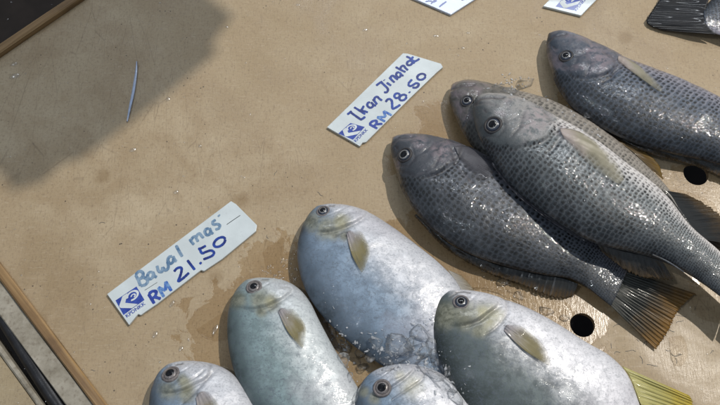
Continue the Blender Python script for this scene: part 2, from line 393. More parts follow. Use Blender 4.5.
# black hose lying in the gap
def tube(name, pts, r, mat, parent=None, n=16, flat=1.0):
    P = cr(pts, 60); V = []; F = []; UV = []
    for i, p_ in enumerate(P):
        d = (P[min(i + 1, 59)] - P[max(i - 1, 0)]).normalized(); s_ = d.cross(Vector((0, 0, 1))).normalized(); u = s_.cross(d)
        rr = r(i / 59) if callable(r) else r
        for k in range(n):
            a = 2 * math.pi * k / n; V.append(p_ + s_ * math.cos(a) * rr + u * math.sin(a) * rr * flat); UV.append((i / 59, k / n))
    for i in range(59):
        for k in range(n): F.append((i * n + k, i * n + (k + 1) % n, (i + 1) * n + (k + 1) % n, (i + 1) * n + k))
    F.append(tuple(reversed(range(n)))); F.append(tuple(range(59 * n, 60 * n)))
    return mk(name, V, F, mat, parent, True, UV)
h0 = at(-70, 205, -.008); h1 = at(0, 312, -.008); h2 = at(50, 392, -.008); h3 = at(110, 480, -.008)
tag(tube('black_hose', [h0, h1, h2, h3], .0065, M_black), 'black rubber strip in the gap beside the tray at lower left', 'hose')
nb = empty('neighbour_tray', at(-20, 380, 0), 'pale grimy board of the next tray beyond the black strip', 'tray')
off = lo * (.0085 + .017 + .013)
bar('rim', cA + off, cD + off, .004, -.03, .0015, M_ledge, nb, -1, .001)
bar('board', cA + off + lo * .0042, cD + off + lo * .0042, .5, -.03, -.001, M_board2, nb, -1, .001, .0002)
tag(mk('floor', [(-6, -6, -.7), (6, -6, -.7), (6, 6, -.7), (-6, 6, -.7)], [(0, 1, 2, 3)], M_dark, None, False), kind='structure')

# ------------------------------------------------------------------ fish
JT = [(0, .10), (.012, .27), (.04, .46), (.1, .70), (.2, .92), (.35, 1), (.55, .9), (.75, .58), (.9, .32), (1, .22)]
BT = [(0, .10), (.012, .30), (.045, .52), (.12, .78), (.3, 1), (.6, .85), (.85, .42), (1, .2)]
def fish_body(root, name, back, belly, base, T, prof, mat, sg0, kk, rows, grooves=(), yel=None, oliv=None, gill_h=.0020, tilt=0.0, expo=.62, pw=2.15, tail_drop=.35, ns=230, nr=56):
    """loft from snout to tail root.  back / belly: outline points seen in the photo, put at the fish's mid-plane height"""
    fr = [ (i / ns) ** 1.35 for i in range(ns + 1)]
    B = cr(back, fr); E = cr(belly, fr)
    V = []; UV = []; tb = []; hd = []; mk_ = []; yl = []; ol = []
    ng = 2 * nr; u = 0; prev = None
    # arc table across
    arc = [0.0]
    for k in range(1, nr + 1):
        c1, c0 = -math.cos(math.pi * k / nr), -math.cos(math.pi * (k - 1) / nr)
        arc.append(arc[-1] + math.hypot(c1 - c0, .45 * ((1 - c1 * c1) ** .5 - (1 - c0 * c0) ** .5)))
    wmax = max((B[i] - E[i]).length for i in range(ns + 1))
    for i in range(ns + 1):
        s = fr[i]; pf = itp(prof, s); h = T / 2 * pf
        zc = base + T / 2 * (tail_drop + (1 - tail_drop) * pf)
        b3 = at(B[i].x, B[i].y, zc - tilt * .5); e3 = at(E[i].x, E[i].y, zc + tilt * .5)
        m = (b3 + e3) / 2; half = (e3 - b3) / 2; w = (B[i] - E[i]).length
        if prev is not None: u += (m - prev).length / (.00089 * max(.42 * wmax, w)) * rows
        prev = m
        for k in range(ng):
            top = k <= nr
            kk_ = k if top else ng - k
            c = -math.cos(math.pi * kk_ / nr)
            # local thickness: back fuller than the belly edge
            hz = h * max(0, (1 - abs(c) ** pw)) ** expo * (1 + .08 * -c)
            p = m + half * c + Vector((0, 0, hz if top else -hz * .96))
            hm = 0; hcol = 0; mm = 0; yy = 0; oo = 0
            if top:
                g = s - (sg0 - kk * (c - .35) ** 2)
                wob = .01 * noise.noise(Vector((c * 3, s * 20, base * 50)))
                hm = 1 - ss(-.006, .008, g + wob); hcol = 1 - ss(-.035, .025, g + wob * 2.5)
                env = (1 - c * c) ** .35
                dz = gill_h * hm * ss(-.10, -.01, g) * env * ss(-.8, -.2, c)          # raised gill cover edge
                gq = math.exp(-((g - .009) / .0065) ** 2); gw = ss(-.75, -.15, c) * (1 - .6 * ss(.5, .95, c)); dz -= gill_h * .75 * gq * env * gw; mm = max(mm, .22 * gq * env * gw)
                g2 = s - (sg0 * .62 - kk * .8 * (c - .35) ** 2)       # cheek plate edge
                dz -= gill_h * .45 * math.exp(-(g2 / .005) ** 2) * env * ss(-.5, -.1, c)
                if grooves or yel or oliv:
                    q = proj(p)
                    for pts, wd, dp, dk in grooves:
                        if abs(q[0] - pts[0][0]) < 150 and abs(q[1] - pts[0][1]) < 150:
                            e = math.exp(-(segd(q, pts) / wd) ** 2); dz -= dp * 1.7 * e; mm = max(mm, e * dk)
                    if yel:
                        for (x, y, r) in yel: yy = max(yy, 1 - ss(0, 1.3 * r, math.hypot(q[0] - x, q[1] - y)))
                    if oliv:
                        for (x, y, r) in oliv: oo = max(oo, 1 - ss(0, 1.35 * r, math.hypot(q[0] - x, q[1] - y)))
                dz += hm * .0007 * noise.noise(Vector((p.x * 110, p.y * 110, base * 7 + 2))) * env
                dz += .0005 * noise.noise(Vector((p.x * 60, p.y * 60, base * 31))) * env
                dz += .00022 * noise.noise(Vector((p.x * 190, p.y * 190, base * 17))) * env
                p.z += dz
            V.append(p); UV.append((u, arc[kk_] / arc[-1] * rows + (0 if top else 50)))
            tb.append(c); hd.append(hcol); mk_.append(mm); yl.append(yy); ol.append(oo)
    F = []
    for i in range(ns):
        for k in range(ng):
            a, b = i * ng + k, i * ng + (k + 1) % ng
            F.append((a, a + ng, b + ng, b))
    F.append(tuple(range(ng))); F.append(tuple(reversed(range(ns * ng, (ns + 1) * ng))))
    ob = mk(name, V, F, mat, root, True, UV, {'tb': tb, 'head': hd, 'mark': mk_, 'yel': yl, 'oliv': ol})
    bvh = BVHTree.FromPolygons([tuple(v) for v in V], F)
    return ob, bvh
def hit(bvh, px, py):
    l, n, i, d = bvh.ray_cast(CP, ray(px, py))
    if l is None: l = at(px, py, .02); n = Vector((0, 0, 1))
    if n.dot(ray(px, py)) > 0: n = -n
    return l, n
def smooth_n(bvh, px, py, r=6):
    n = Vector((0, 0, 0))
    for a in range(8): n += hit(bvh, px + r * math.cos(a * .785), py + r * math.sin(a * .785))[1]
    return n.normalized()
def lathe(name, c, n, prof, mat, parent, seg=40, ell=1.0, ang=0):
    x = n.orthogonal().normalized(); y = n.cross(x)
    ca, sa = math.cos(ang), math.sin(ang); x, y = x * ca + y * sa, y * ca - x * sa
    V = []; F = []
    for r, h in prof:
        for k in range(seg):
            a = 2 * math.pi * k / seg; V.append(c + x * r * math.cos(a) + y * r * math.sin(a) * ell + n * h)
    for i in range(len(prof) - 1):
        for k in range(seg): F.append((i * seg + k, i * seg + (k + 1) % seg, (i + 1) * seg + (k + 1) % seg, (i + 1) * seg + k))
    F.append(tuple(range((len(prof) - 1) * seg, len(prof) * seg)))
    return mk(name, V, F, mat, parent)
def eye(root, bvh, px, py, rpx, iris=None, ring=None, pup=.60, sink=.0):
    l, n = hit(bvh, px, py); n = (smooth_n(bvh, px, py, rpx) + Vector((0, 0, .15))).normalized()
    r = rpx * .00089
    c = l - n * (r * .10 + sink)
    e = lathe('eye', c, n, [(r * 1.12, -r * .5), (r * 1.02, r * .12), (r * .95, r * .26), (r * .85, r * .36), (r * .70, r * .42), (r * .5, r * .46), (r * .25, r * .49), (r * .02, r * .5)], M_irisd if iris is not M_irisb else M_irisb, root)
    pr = r * pup
    if iris is not M_irisb: lathe('iris', c + n * r * .375, n, [(pr * 1.24, 0), (pr * 1.16, r * .07), (pr * 1.0, r * .085), (pr * .6, r * .1)], iris or M_iris, e)
    lathe('pupil', c + n * r * .43, n, [(pr, 0), (pr * .95, r * .05), (pr * .7, r * .10), (pr * .35, r * .13), (.0001, r * .14)], M_pupil, e, ell=.95)
    prf = []
    for k in range(9):
        a = math.pi * k / 8; prf.append((r * (1.16 + .22 * math.cos(a)), r * (-.02 + .26 * math.sin(a) * (1 if a < 1.57 else 1.15))))
    prf.append((r * .99, -.2 * r)); x = n.orthogonal().normalized(); y = n.cross(x)
    V = []; F = []; seg = 40
    for rr, h in prf:
        for k in range(seg):
            a = 2 * math.pi * k / seg; V.append(c + x * rr * math.cos(a) + y * rr * math.sin(a) + n * h)
    for i in range(len(prf) - 1):
        for k in range(seg): F.append((i * seg + k, i * seg + (k + 1) % seg, (i + 1) * seg + (k + 1) % seg, (i + 1) * seg + k))
    mk('eye_rim', V, F, ring or M_ring, e)
    return c, r
def fin(root, name, basep, tipp, zb, zt, mat, nu=60, nv=26, rag=.06, rip=.00035, bvh=None, lift=.0012, thick=.0004, label=None, arch=0.0):
    """fan-shaped fin between a base line and a tip line (both along the photo's outline)"""
    Bp = cr(basep, nu + 1); Tp = cr(tipp, nu + 1); V = []; F = []; UV = []
    sd = R.random() * 99
    for i in range(nu + 1):
        e = 1 - rag * abs(noise.noise(Vector((i * .55, sd, 0)))) * 2 - rag * .5 * (i % 3 == 0)
        for j in range(nv + 1):
            v = j / nv * e
            q = Bp[i].lerp(Tp[i], v)
            if bvh: tg = Tp[-1] - Tp[0]; q = q + tg * (.10 * math.sin(math.pi * v) * (i / nu * 2 - 1))
            z = (zb[0] + (zb[1] - zb[0]) * i / nu) * (1 - v) + (zt[0] + (zt[1] - zt[0]) * i / nu) * v + arch * math.sin(math.pi * v)
            z += rip * math.sin(i * 1.25 + sd) * min(1, v * 3) + .0012 * noise.noise(Vector((i * .12, v * 2, sd)))
            if bvh:
                l, n = hit(bvh, q.x, q.y); p = l + Vector((0, 0, lift * (.4 + v * 1.3))) + Vector((0, 0, rip * math.sin(i * 1.1) * .5 + lift * .5 * math.sin(math.pi * i / nu)))
            else: p = at(q.x, q.y, max(.0006, z))
            V.append(p); UV.append((i / nu, j / nv))
    m = nv + 1
    for i in range(nu):
        for j in range(nv): F.append((i * m + j, (i + 1) * m + j, (i + 1) * m + j + 1, i * m + j + 1))
    o = mk(name, V, F, mat, root, True, UV)
    sm = o.modifiers.new('solid', 'SOLIDIFY'); sm.thickness = thick; sm.offset = 0
    if label: o['label'] = label
    return o
def fish(kind, label, cat, grp, c): return empty(kind, at(c[0], c[1], 0), label, cat, grp)
GJ = 'dark speckled fish laid beside the upper price card'; GB = 'flat silvery fish crowded along the near side of the tray'

# --- J1, upper right
r1 = fish('speckled_fish', 'blue-grey speckled fish lying apart from the pile at the upper right', 'fish', GJ, (640, 110))
b, v1 = fish_body(r1, 'body', [(548, 35), (546, 48), (550, 66), (557, 86), (572, 107), (600, 127), (635, 143), (675, 154), (720, 165), (770, 188), (812, 218)],
    [(550, 33), (562, 31), (583, 37), (606, 48), (628, 59), (660, 71), (690, 83), (720, 98), (760, 127), (800, 168), (826, 206)],
    .001, .036, JT, M_jinA, .25, .085, 19, yel=[(600, 60, 15), (592, 50, 9)], grooves=[([(548, 42), (554, 36), (566, 34)], 1.2, .0006, .6), ([(560, 66), (572, 76), (588, 80)], 1.3, .0004, .2), ([(584, 50), (590, 62), (586, 76)], 1.2, .0006, .25), ([(604, 52), (613, 58), (616, 66), (612, 77), (602, 82)], 1.5, .0009, .5), ([(553, 47), (555, 49)], 1.1, .0006, .7), ([(574, 46), (578, 56), (574, 66), (564, 68)], 1.1, .0004, .3)])
eye(r1, v1, 566, 56, 5.6)
fin(r1, 'pectoral_fin', [(618.5, 56), (617.5, 59), (618, 62)], [(640, 68), (656, 83), (662, 93), (657, 92), (644, 81)], (0, 0), (0, 0), M_fin_pect, 14, 30, 0, .0002, v1, .0012)
fin(r1, 'dorsal_fin', [(575, 108), (610, 131), (650, 146), (700, 159), (740, 172)], [(574, 110), (607, 134), (645, 153), (694, 166), (735, 184)], (.016, .013), (.012, .006), M_fin_dark, 90, 8, .1)
fin(r1, 'tail_fin', [(812, 222), (826, 206)], [(850, 300), (910, 250)], (.01, .01), (.004, .004), M_fin_tail)
# --- J2, beneath the top fish
r2 = fish('speckled_fish', 'brownish grey speckled fish mostly hidden beneath the topmost one of the pile', 'fish', GJ, (560, 140))
b, v2 = fish_body(r2, 'body', [(451, 86), (449, 98), (455, 116), (466, 138), (486, 160), (520, 185), (560, 200), (600, 212), (640, 222), (672, 226)],
    [(454, 83), (468, 80), (488, 83), (510, 89), (535, 95), (560, 104), (590, 121), (618, 141), (644, 163), (668, 188), (684, 212)],
    .001, .032, JT, M_jinD, .27, .085, 20, [([(451, 90), (460, 86), (474, 85)], 1.3, .0008, .8), ([(470, 114), (462, 130)], 1.3, .0006, .4), ([(458, 96), (460, 98)], 1.1, .0005, .7), ([(477, 94), (480, 104), (470, 112)], 1.2, .0005, .4)])
eye(r2, v2, 467, 101, 5.2)
fin(r2, 'anal_fin', [(618, 141), (634, 153), (650, 168)], [(642, 150), (658, 163), (664, 180)], (.016, .012), (.010, .006), M_fin_orange, 30, 14, .06)
fin(r2, 'tail_fin', [(672, 228), (684, 208)], [(722, 262), (742, 226)], (.01, .01), (.005, .004), M_fin_dark)
# --- J4, lower left of the pile
r4 = fish('speckled_fish', 'slate speckled fish of the pile with an amber fanned tail', 'fish', GJ, (520, 230))
b, v4 = fish_body(r4, 'body', [(392, 138), (391, 150), (396, 170), (402, 190), (416, 212), (438, 234), (470, 254), (508, 267), (545, 275), (576, 281), (611, 306)],
    [(396, 136), (410, 134), (432, 136), (458, 143), (488, 156), (520, 172), (555, 195), (590, 225), (610, 250), (627, 271)],
    .001, .036, JT, M_jinC, .27, .085, 21, yel=[(442, 152, 13), (420, 142, 8)], grooves=[([(392, 145), (399, 138), (412, 137)], 1.3, .0006, .5), ([(400, 172), (416, 176), (430, 170)], 1.4, .0005, .2), ([(436, 143), (440, 156), (434, 168)], 1.3, .0006, .35), ([(452, 150), (455, 160), (462, 172), (472, 182)], 1.8, .0010, .6), ([(396, 147), (397, 149)], 1.1, .0006, .7), ([(412, 148), (415, 158), (408, 166), (398, 166)], 1.2, .0005, .3)])
eye(r4, v4, 404.5, 155, 6, pup=.66)
fin(r4, 'pectoral_fin', [(454, 147), (457, 153), (460, 160)], [(478, 152), (492, 163), (494, 173), (484, 181), (470, 176)], (0, 0), (0, 0), M_fin_grey, 20, 26, .0, .0002, v4, .0014)
fin(r4, 'dorsal_fin', [(416, 214), (450, 244), (490, 262), (530, 272), (560, 277), (578, 284)], [(414, 216), (446, 249), (486, 272), (522, 286), (555, 299), (574, 296)], (.015, .009), (.011, .002), M_fin_dark, 110, 12, .12, label='dark dorsal fin with brown tips resting on the wet board')
fin(r4, 'tail_fin', [(609, 304), (616, 291), (622, 280), (627, 271)], [(656, 350), (668, 333), (676, 316), (684, 305), (697, 294)], (.009, .010), (.002, .004), M_fin_tail, 90, 34, .03, .0007)
# --- J3, top of the pile
r3 = fish('speckled_fish', 'large silver-bellied speckled fish lying on top of the pile', 'fish', GJ, (600, 180))
b, v3 = fish_body(r3, 'body', [(475, 99), (473, 112), (478, 134), (491, 158), (510, 184), (538, 208), (568, 229), (598, 244), (632, 252), (660, 260), (690, 275), (722, 298), (742, 318)],
    [(478, 97), (488, 94), (508, 95), (528, 101), (550, 114), (575, 127), (600, 143), (626, 163), (650, 181), (670, 200), (690, 226), (718, 250), (752, 282)],
    .021, .040, JT, M_jinB, .27, .085, 22, yel=[(540, 116, 16), (532, 128, 12), (562, 131, 7)], grooves=[([(475, 105), (480, 99), (490, 97.5), (503, 98)], 1.3, .0009, .8), ([(562, 132), (572, 138)], 4, -.0008, 0), ([(484, 110), (486, 112)], 1.1, .0006, .8), ([(503, 116), (505, 128), (498, 137), (486, 136)], 1.2, .0005, .35), ([(476, 104), (488, 103), (498, 106)], 1.2, .0006, .3), ([(512, 136), (520, 126), (524, 112)], 1.5, .0008, .4), ([(518, 128), (532, 122)], 1.0, .0004, .4), ([(545, 114), (556, 126), (560, 140), (550, 152)], 1.8, .0008, .35), ([(482, 146), (500, 152), (520, 150)], 1.2, .0003, .25)])
eye(r3, v3, 493, 125, 6.8)
fin(r3, 'pectoral_fin', [(559.5, 129), (561, 134), (565, 140)], [(592, 141), (612, 160), (623, 178), (619, 186), (606, 179)], (0, 0), (0, 0), M_fin_pect, 24, 34, .02, .0003, v3, .0016)
fin(r3, 'dorsal_fin', [(493, 162), (515, 189), (542, 212), (572, 232), (597, 245)], [(491.5, 164), (513, 191.5), (540.3, 214.3), (570.5, 234.3), (597.5, 247)], (.038, .036), (.040, .037), M_fin_grey, 80, 5, .05, .0004, thick=.0008, label='folded spiny dorsal fin with a pale edge')
fin(r3, 'dorsal_fin', [(597, 244), (620, 250), (640, 254), (662, 261)], [(602, 252), (624, 270), (646, 279), (674, 280)], (.034, .032), (.026, .018), M_fin_dark, 60, 14, .12, label='soft rear dorsal fin, dark with ragged brown tips')
fin(r3, 'anal_fin', [(662, 190), (676, 206), (690, 226), (706, 240)], [(686, 194), (708, 205), (728, 222), (738, 245)], (.034, .030), (.020, .012), M_fin_dark, 60, 16, .08, .0009)
tube('fin_spine', [at(664, 190, .036), at(671, 197, .035), at(680, 211, .030)], lambda q: .0011 * (1 - .75 * q), M_fin_clear, r3, 10)
tube('fin_spine', [at(652, 255, .040), at(668, 262, .039), at(684, 272, .036)], lambda q: .0013 * (1 - .7 * q), M_jinC, r3, 10)
fin(r3, 'tail_fin', [(742, 318), (752, 282)], [(800, 380), (830, 300)], (.028, .028), (.02, .02), M_fin_tail)

# --- B1 centre
s1 = fish('silver_fish', 'silver-blue deep-bodied fish with its head halfway between the two full price cards', 'fish', GB, (380, 290))
b, w1 = fish_body(s1, 'body', [(317, 207), (308, 216), (301, 230), (297, 250), (299, 270), (306, 291), (320, 313), (340, 334), (362, 352), (392, 372), (425, 392), (452, 408)],
    [(320, 206), (334, 204.5), (350, 206), (370, 213), (394, 228), (418, 246), (440, 264), (458, 284), (470, 315), (474, 350), (470, 380), (464, 400)],
    .001, .029, BT, M_bawA, .20, .06, 20, [([(350, 233), (356, 238)], 4, -.0007, 0), ([(328, 231), (334, 236.5), (343, 231.5)], 1.2, .0006, .45), ([(350, 212), (352, 222), (346, 231)], 1.4, .0005, .12), ([(329, 206), (334, 205.8)], 1.0, .0006, .8), ([(347, 232), (346.5, 237)], 1.3, .0006, .9), ([(330, 215), (336, 220), (346, 214)], 1.2, .0004, .12), ([(372, 262), (395, 286), (420, 318)], .8, .0002, .12)],
    oliv=[(327, 228, 16), (340, 224, 14), (312, 222, 14), (334, 233, 10), (344, 236, 8)], yel=[(341, 222, 12)], gill_h=.0016, expo=.62, pw=2.6)
eye(s1, w1, 323, 211, 4.9, M_iris, M_ringb)
fin(s1, 'pectoral_fin', [(346.5, 234), (349, 231.5), (354, 232)], [(357, 266), (362, 273.5), (366, 267), (370, 252), (365, 238)], (0, 0), (0, 0), M_fin_baw, 26, 30, .02, .0003, w1, .0012)
fin(s1, 'anal_fin', [(448, 270), (458, 284), (466, 300)], [(462, 276), (474, 290), (478, 305)], (.014, .014), (.008, .006), M_fin_clear, 40, 12, .08)
fin(s1, 'tail_fin', [(452, 408), (464, 400)], [(480, 470), (520, 430)], (.01, .01), (.004, .004), M_fin_yel)
# --- B2 left
s2 = fish('silver_fish', 'greenish silver fish left of the silver-blue one, nearest the Bawal Mas card', 'fish', GB, (290, 350))
b, w2 = fish_body(s2, 'body', [(245, 282), (236, 291), (229, 306), (227, 326), (229, 350), (235, 374), (247, 400), (264, 424), (290, 450), (330, 480), (370, 505)],
    [(248, 280), (262, 278), (282, 280), (298, 288), (310, 302), (320, 322), (334, 348), (350, 374), (364, 400), (378, 440), (388, 475), (392, 496)],
    .001, .029, BT, M_bawB, .20, .06, 20, [([(283, 312), (289, 316)], 4, -.0007, 0), ([(256, 312), (264, 313), (276, 306)], 1.4, .0006, .35), ([(268, 296), (274, 300), (270, 308)], 1.2, .0004, .2), ([(281, 287), (290, 287), (292, 293), (286, 296), (281, 292)], 1.0, .0004, .12), ([(279, 309), (279, 314)], 1.3, .0006, .9), ([(262, 279.5), (268, 279.5)], 1, .0006, .7), ([(255, 298), (257, 308)], 1.2, .0004, .1)],
    oliv=[(260, 300, 15), (270, 303, 12), (238, 300, 13), (261, 311, 9)], yel=[(270, 300, 10)], gill_h=.0016, expo=.62, pw=2.6)
eye(s2, w2, 254, 287, 5.6, M_irisb, M_ringb, .62)
fin(s2, 'pectoral_fin', [(278.5, 312), (281, 309), (286, 309)], [(294, 340), (302, 349), (305, 342), (306, 328), (299, 316)], (0, 0), (0, 0), M_fin_baw, 26, 30, .02, .0003, w2, .0012)
fin(s2, 'tail_fin', [(370, 505), (392, 496)], [(400, 560), (440, 530)], (.01, .01), (.004, .004), M_fin_yel)
# --- B3 bottom left
s3 = fish('silver_fish', 'leftmost silver fish, only its head and shoulder in view', 'fish', GB, (210, 420))
b, w3 = fish_body(s3, 'body', [(166, 367), (157, 376), (151, 390), (149, 408), (151, 432), (158, 458), (172, 484), (192, 506), (222, 530), (262, 560), (296, 584)],
    [(169, 364), (184, 361), (204, 362), (222, 367), (236, 377), (248, 393), (260, 414), (276, 440), (290, 470), (302, 510), (310, 545), (314, 574)],
    .001, .029, BT, M_bawA, .20, .06, 20, [([(202, 394), (209, 396)], 5, -.0009, 0), ([(182, 404), (192, 395), (200, 387), (209.5, 375), (210.5, 365)], 1.3, .0008, .4), ([(204, 370.5), (196, 377.5), (178, 386.5)], 1.1, .0006, .3), ([(176, 364.5), (182, 363.5)], 1.1, .0007, .9), ([(197.5, 393), (197.5, 398)], 1.4, .0006, .95), ([(163, 384), (172, 385), (180, 378)], 1.3, .0004, .2)],
    oliv=[(168, 390, 15), (182, 380, 9), (186, 394, 13)], yel=[(188, 386, 13)], gill_h=.0017, expo=.62, pw=2.6)
eye(s3, w3, 170.5, 374, 6.2, M_irisb, M_ringb, .66)
fin(s3, 'pectoral_fin', [(196, 398), (201, 392), (208, 392)], [(206, 428), (214, 436), (222, 428), (222, 414)], (0, 0), (0, 0), M_fin_baw, 26, 26, .02, .0003, w3, .0012)
fin(s3, 'tail_fin', [(296, 584), (314, 574)], [(320, 640), (360, 610)], (.01, .01), (.004, .004), M_fin_yel)
# --- B5 bottom middle, under ice
s5 = fish('silver_fish', 'silver fish at the bottom middle, its eye peering out below the ice', 'fish', GB, (420, 430))
b, w5 = fish_body(s5, 'body', [(368, 376), (361, 384), (356, 396), (355, 412), (358, 434), (366, 458), (382, 484), (404, 508), (436, 532), (470, 556)],
    [(371, 373), (384, 367), (402, 364), (422, 366), (442, 374), (460, 388), (474, 406), (486, 432), (494, 470), (498, 510), (496, 545)],
    .006, .029, BT, M_bawA, .20, .06, 20, [([(392, 400), (404, 392), (422, 380), (426, 370)], 1.3, .0007, .3), ([(388, 370), (398, 367)], 1.1, .0007, .8), ([(390, 380), (402, 376)], 1.1, .0005, .3)],
    oliv=[(375, 398, 10), (364, 392, 8)], yel=[(412, 386, 20), (400, 376, 10)], gill_h=.0017, expo=.62, pw=2.6)
eye(s5, w5, 382, 388, 5.9, M_irisb, M_ringb, .66)
fin(s5, 'tail_fin', [(470, 556), (496, 545)], [(500, 600), (540, 580)], (.02, .02), (.01, .01), M_fin_yel)
# --- B4 right
s4 = fish('silver_fish', 'rightmost silver fish, white belly, olive cheek and trailing yellow fin', 'fish', GB, (540, 370))
b, w4 = fish_body(s4, 'body', [(444, 293), (437, 301), (433, 314), (433, 332), (438, 354), (447, 376), (461, 400), (480, 422), (510, 446), (550, 466), (600, 482), (645, 492)],
    [(447, 291), (460, 290), (480, 292), (504, 299), (530, 309), (558, 324), (586, 342), (610, 356), (627, 374), (638, 400), (650, 440), (662, 470)],
    .007, .031, BT, M_bawC, .20, .06, 20, [([(508, 327), (518, 330)], 4.5, -.0009, 0), ([(486, 334), (494, 330), (501, 323), (507.6, 313), (507, 301), (504, 297)], 1.4, .0008, .35), ([(498, 340), (514, 356), (536, 374), (560, 388)], .8, .0004, .3), ([(456.5, 292), (463, 291.5), (470, 292.5)], 1.0, .0009, .95), ([(450, 297), (456, 293.5)], 1.0, .0006, .5), ([(502, 306), (489, 312), (480, 322)], 1.1, .0005, .1), ([(504, 326), (506, 330)], 1.4, .0008, .95), ([(467, 294), (474, 300), (473, 308)], 1.3, .0004, .25)],
    oliv=[(446, 315, 20), (466, 316, 20), (484, 315, 18), (480, 330, 12)], yel=[(497, 314, 15), (491, 323, 12), (482, 312, 10)], gill_h=.0018, expo=.62, pw=2.6)
eye(s4, w4, 461, 302, 5.6, M_iris, M_ringb, .58)
fin(s4, 'pectoral_fin', [(504, 331), (506, 326), (512, 325)], [(534, 358), (549, 367), (549, 358), (542, 345), (529, 333)], (0, 0), (0, 0), M_fin_baw, 26, 30, .02, .0003, w4, .0014)
fin(s4, 'anal_fin', [(622, 366), (630, 378), (638, 398), (645, 415)], [(690, 396), (694, 404), (692, 412), (684, 424)], (.018, .014), (.012, .006), M_fin_yel, 50, 30, .04, .0007)
fin(s4, 'tail_fin', [(645, 492), (662, 470)], [(700, 560), (740, 510)], (.01, .01), (.004, .004), M_fin_yel)
# --- black tail at the top edge
s6 = fish('black_fish', 'black-finned fish, only its broad dark tail in view, top right corner', 'fish', None, (730, 10))
b, w6 = fish_body(s6, 'body', [(900, -60), (870, -100), (820, -85), (760, -45), (715, -4), (702, 10)], [(904, -52), (890, 20), (850, 60), (790, 58), (735, 40), (704, 30)],
    .001, .035, JT, M_jinA, .25, .085, 20)
fin(s6, 'tail_fin', [(712, -10), (706, 10), (706, 24), (716, 34.5)], [(668, -16), (657, 3), (646, 22), (662, 30.5)], (.013, .012), (.004, .003), M_fin_black, 60, 34, .02, .0002, thick=.0008)

# ------------------------------------------------------------------ price cards
def card(label, corners, mat, z=.0030, notch=None, th=.0028):
    P = [at(x, y, z) for x, y in corners]
    c = sum(P, Vector()) / len(P)
    root = empty('price_card', (c.x, c.y, 0), label, 'price card', 'white price cards lying on the tray')
    V = [(p.x, p.y, z) for p in P] + [(p.x, p.y, z - th) for p in P]; n = len(P)
    F = [tuple(range(n)), tuple(reversed(range(n, 2 * n)))] + [(i, i + n, (i + 1) % n + n, (i + 1) % n) for i in range(n)]
    a = (P[1] - P[0]).cross(P[2] - P[1])
    if a.z < 0: F = [tuple(reversed(f)) for f in F]
    o = mk('plate', V, F, mat, root, False)
    bv = o.modifiers.new('bev', 'BEVEL'); bv.width = .0004; bv.segments = 2
    return root, z
zc_ = [0]
def stroke(V, F, pts, w, z, blunt=False):
    """marker stroke: ribbon along px points, rising minutely so that it never overlaps itself in one plane"""
    P2 = cr(pts, max(14, int(sum(math.hypot(b[0] - a[0], b[1] - a[1]) for a, b in zip(pts, pts[1:])) * 3))) if len(pts) > 1 else []
    P3 = [at(p.x, p.y, z) for p in P2]; m = len(P3); w *= .00089
    base = len(V); zc_[0] += 1; zz = z + .00012 + (zc_[0] % 9) * .00001
    for i, p in enumerate(P3):
        d = (P3[min(i + 1, m - 1)] - P3[max(i - 1, 0)]); d.z = 0; d.normalize(); s_ = Vector((-d.y, d.x, 0))
        t = i / (m - 1); e = min(t, 1 - t) * (m - 1)
        ww = w * .5 * min(1, .55 + .25 * e) * (1 + .16 * noise.noise(Vector((i * .3, zc_[0] * 3.1, 0))))
        for q in (-1, 1): V.append((p.x + s_.x * q * ww, p.y + s_.y * q * ww, zz + i * .0000009))
    for i in range(m - 1): F.append((base + 2 * i, base + 2 * i + 2, base + 2 * i + 3, base + 2 * i + 1))
def writing(root, name, strokes, sc, org, w, z, mat, label=None):
    V = []; F = []
    for st in strokes: stroke(V, F, [(org[0] + x / sc, org[1] + y / sc) for x, y in st], w, z)
    o = mk(name, V, F, mat, root, False)
    if label: o['label'] = label
    return o
def ell(cx, cy, rx, ry, rot, n=14, a0=0.3):
    c, s = math.cos(rot), math.sin(rot)
    return [(cx + rx * math.cos(a) * c - ry * math.sin(a) * s, cy + rx * math.cos(a) * s + ry * math.sin(a) * c) for a in [a0 + k * 2 * math.pi / n for k in range(n + 1)]]
def printed(root, name, txt, p0, p1, hgt, z, mat, xs=None, offs=.0):
    """printed bold text with its base line from photo point p0 to p1"""
    A, B = at(*p0, z), at(*p1, z); d = (B - A); L = d.length; d.normalize(); u = Vector((-d.y, d.x, 0))
    tc = bpy.data.curves.new('t', 'FONT'); tc.body = txt; tc.size = 1; tc.offset = offs
    ob = bpy.data.objects.new('t', tc); C.objects.link(ob); dg = bpy.context.evaluated_depsgraph_get(); dg.update()
    me = bpy.data.meshes.new_from_object(ob.evaluated_get(dg)); bpy.data.objects.remove(ob)
    xs_ = [v.co.x for v in me.vertices]; ys = [v.co.y for v in me.vertices]
    x0, x1, y1 = min(xs_), max(xs_), max(ys); y0 = min(ys)
    V = []
    for v in me.vertices:
        q = A + d * ((v.co.x - x0) / (x1 - x0) * L) + u * ((v.co.y - y0) / (y1 - y0) * hgt); V.append((q.x, q.y, z + .00010))
    F = [tuple(p.vertices) for p in me.polygons]
    return mk(name, V, F, mat, root, False)
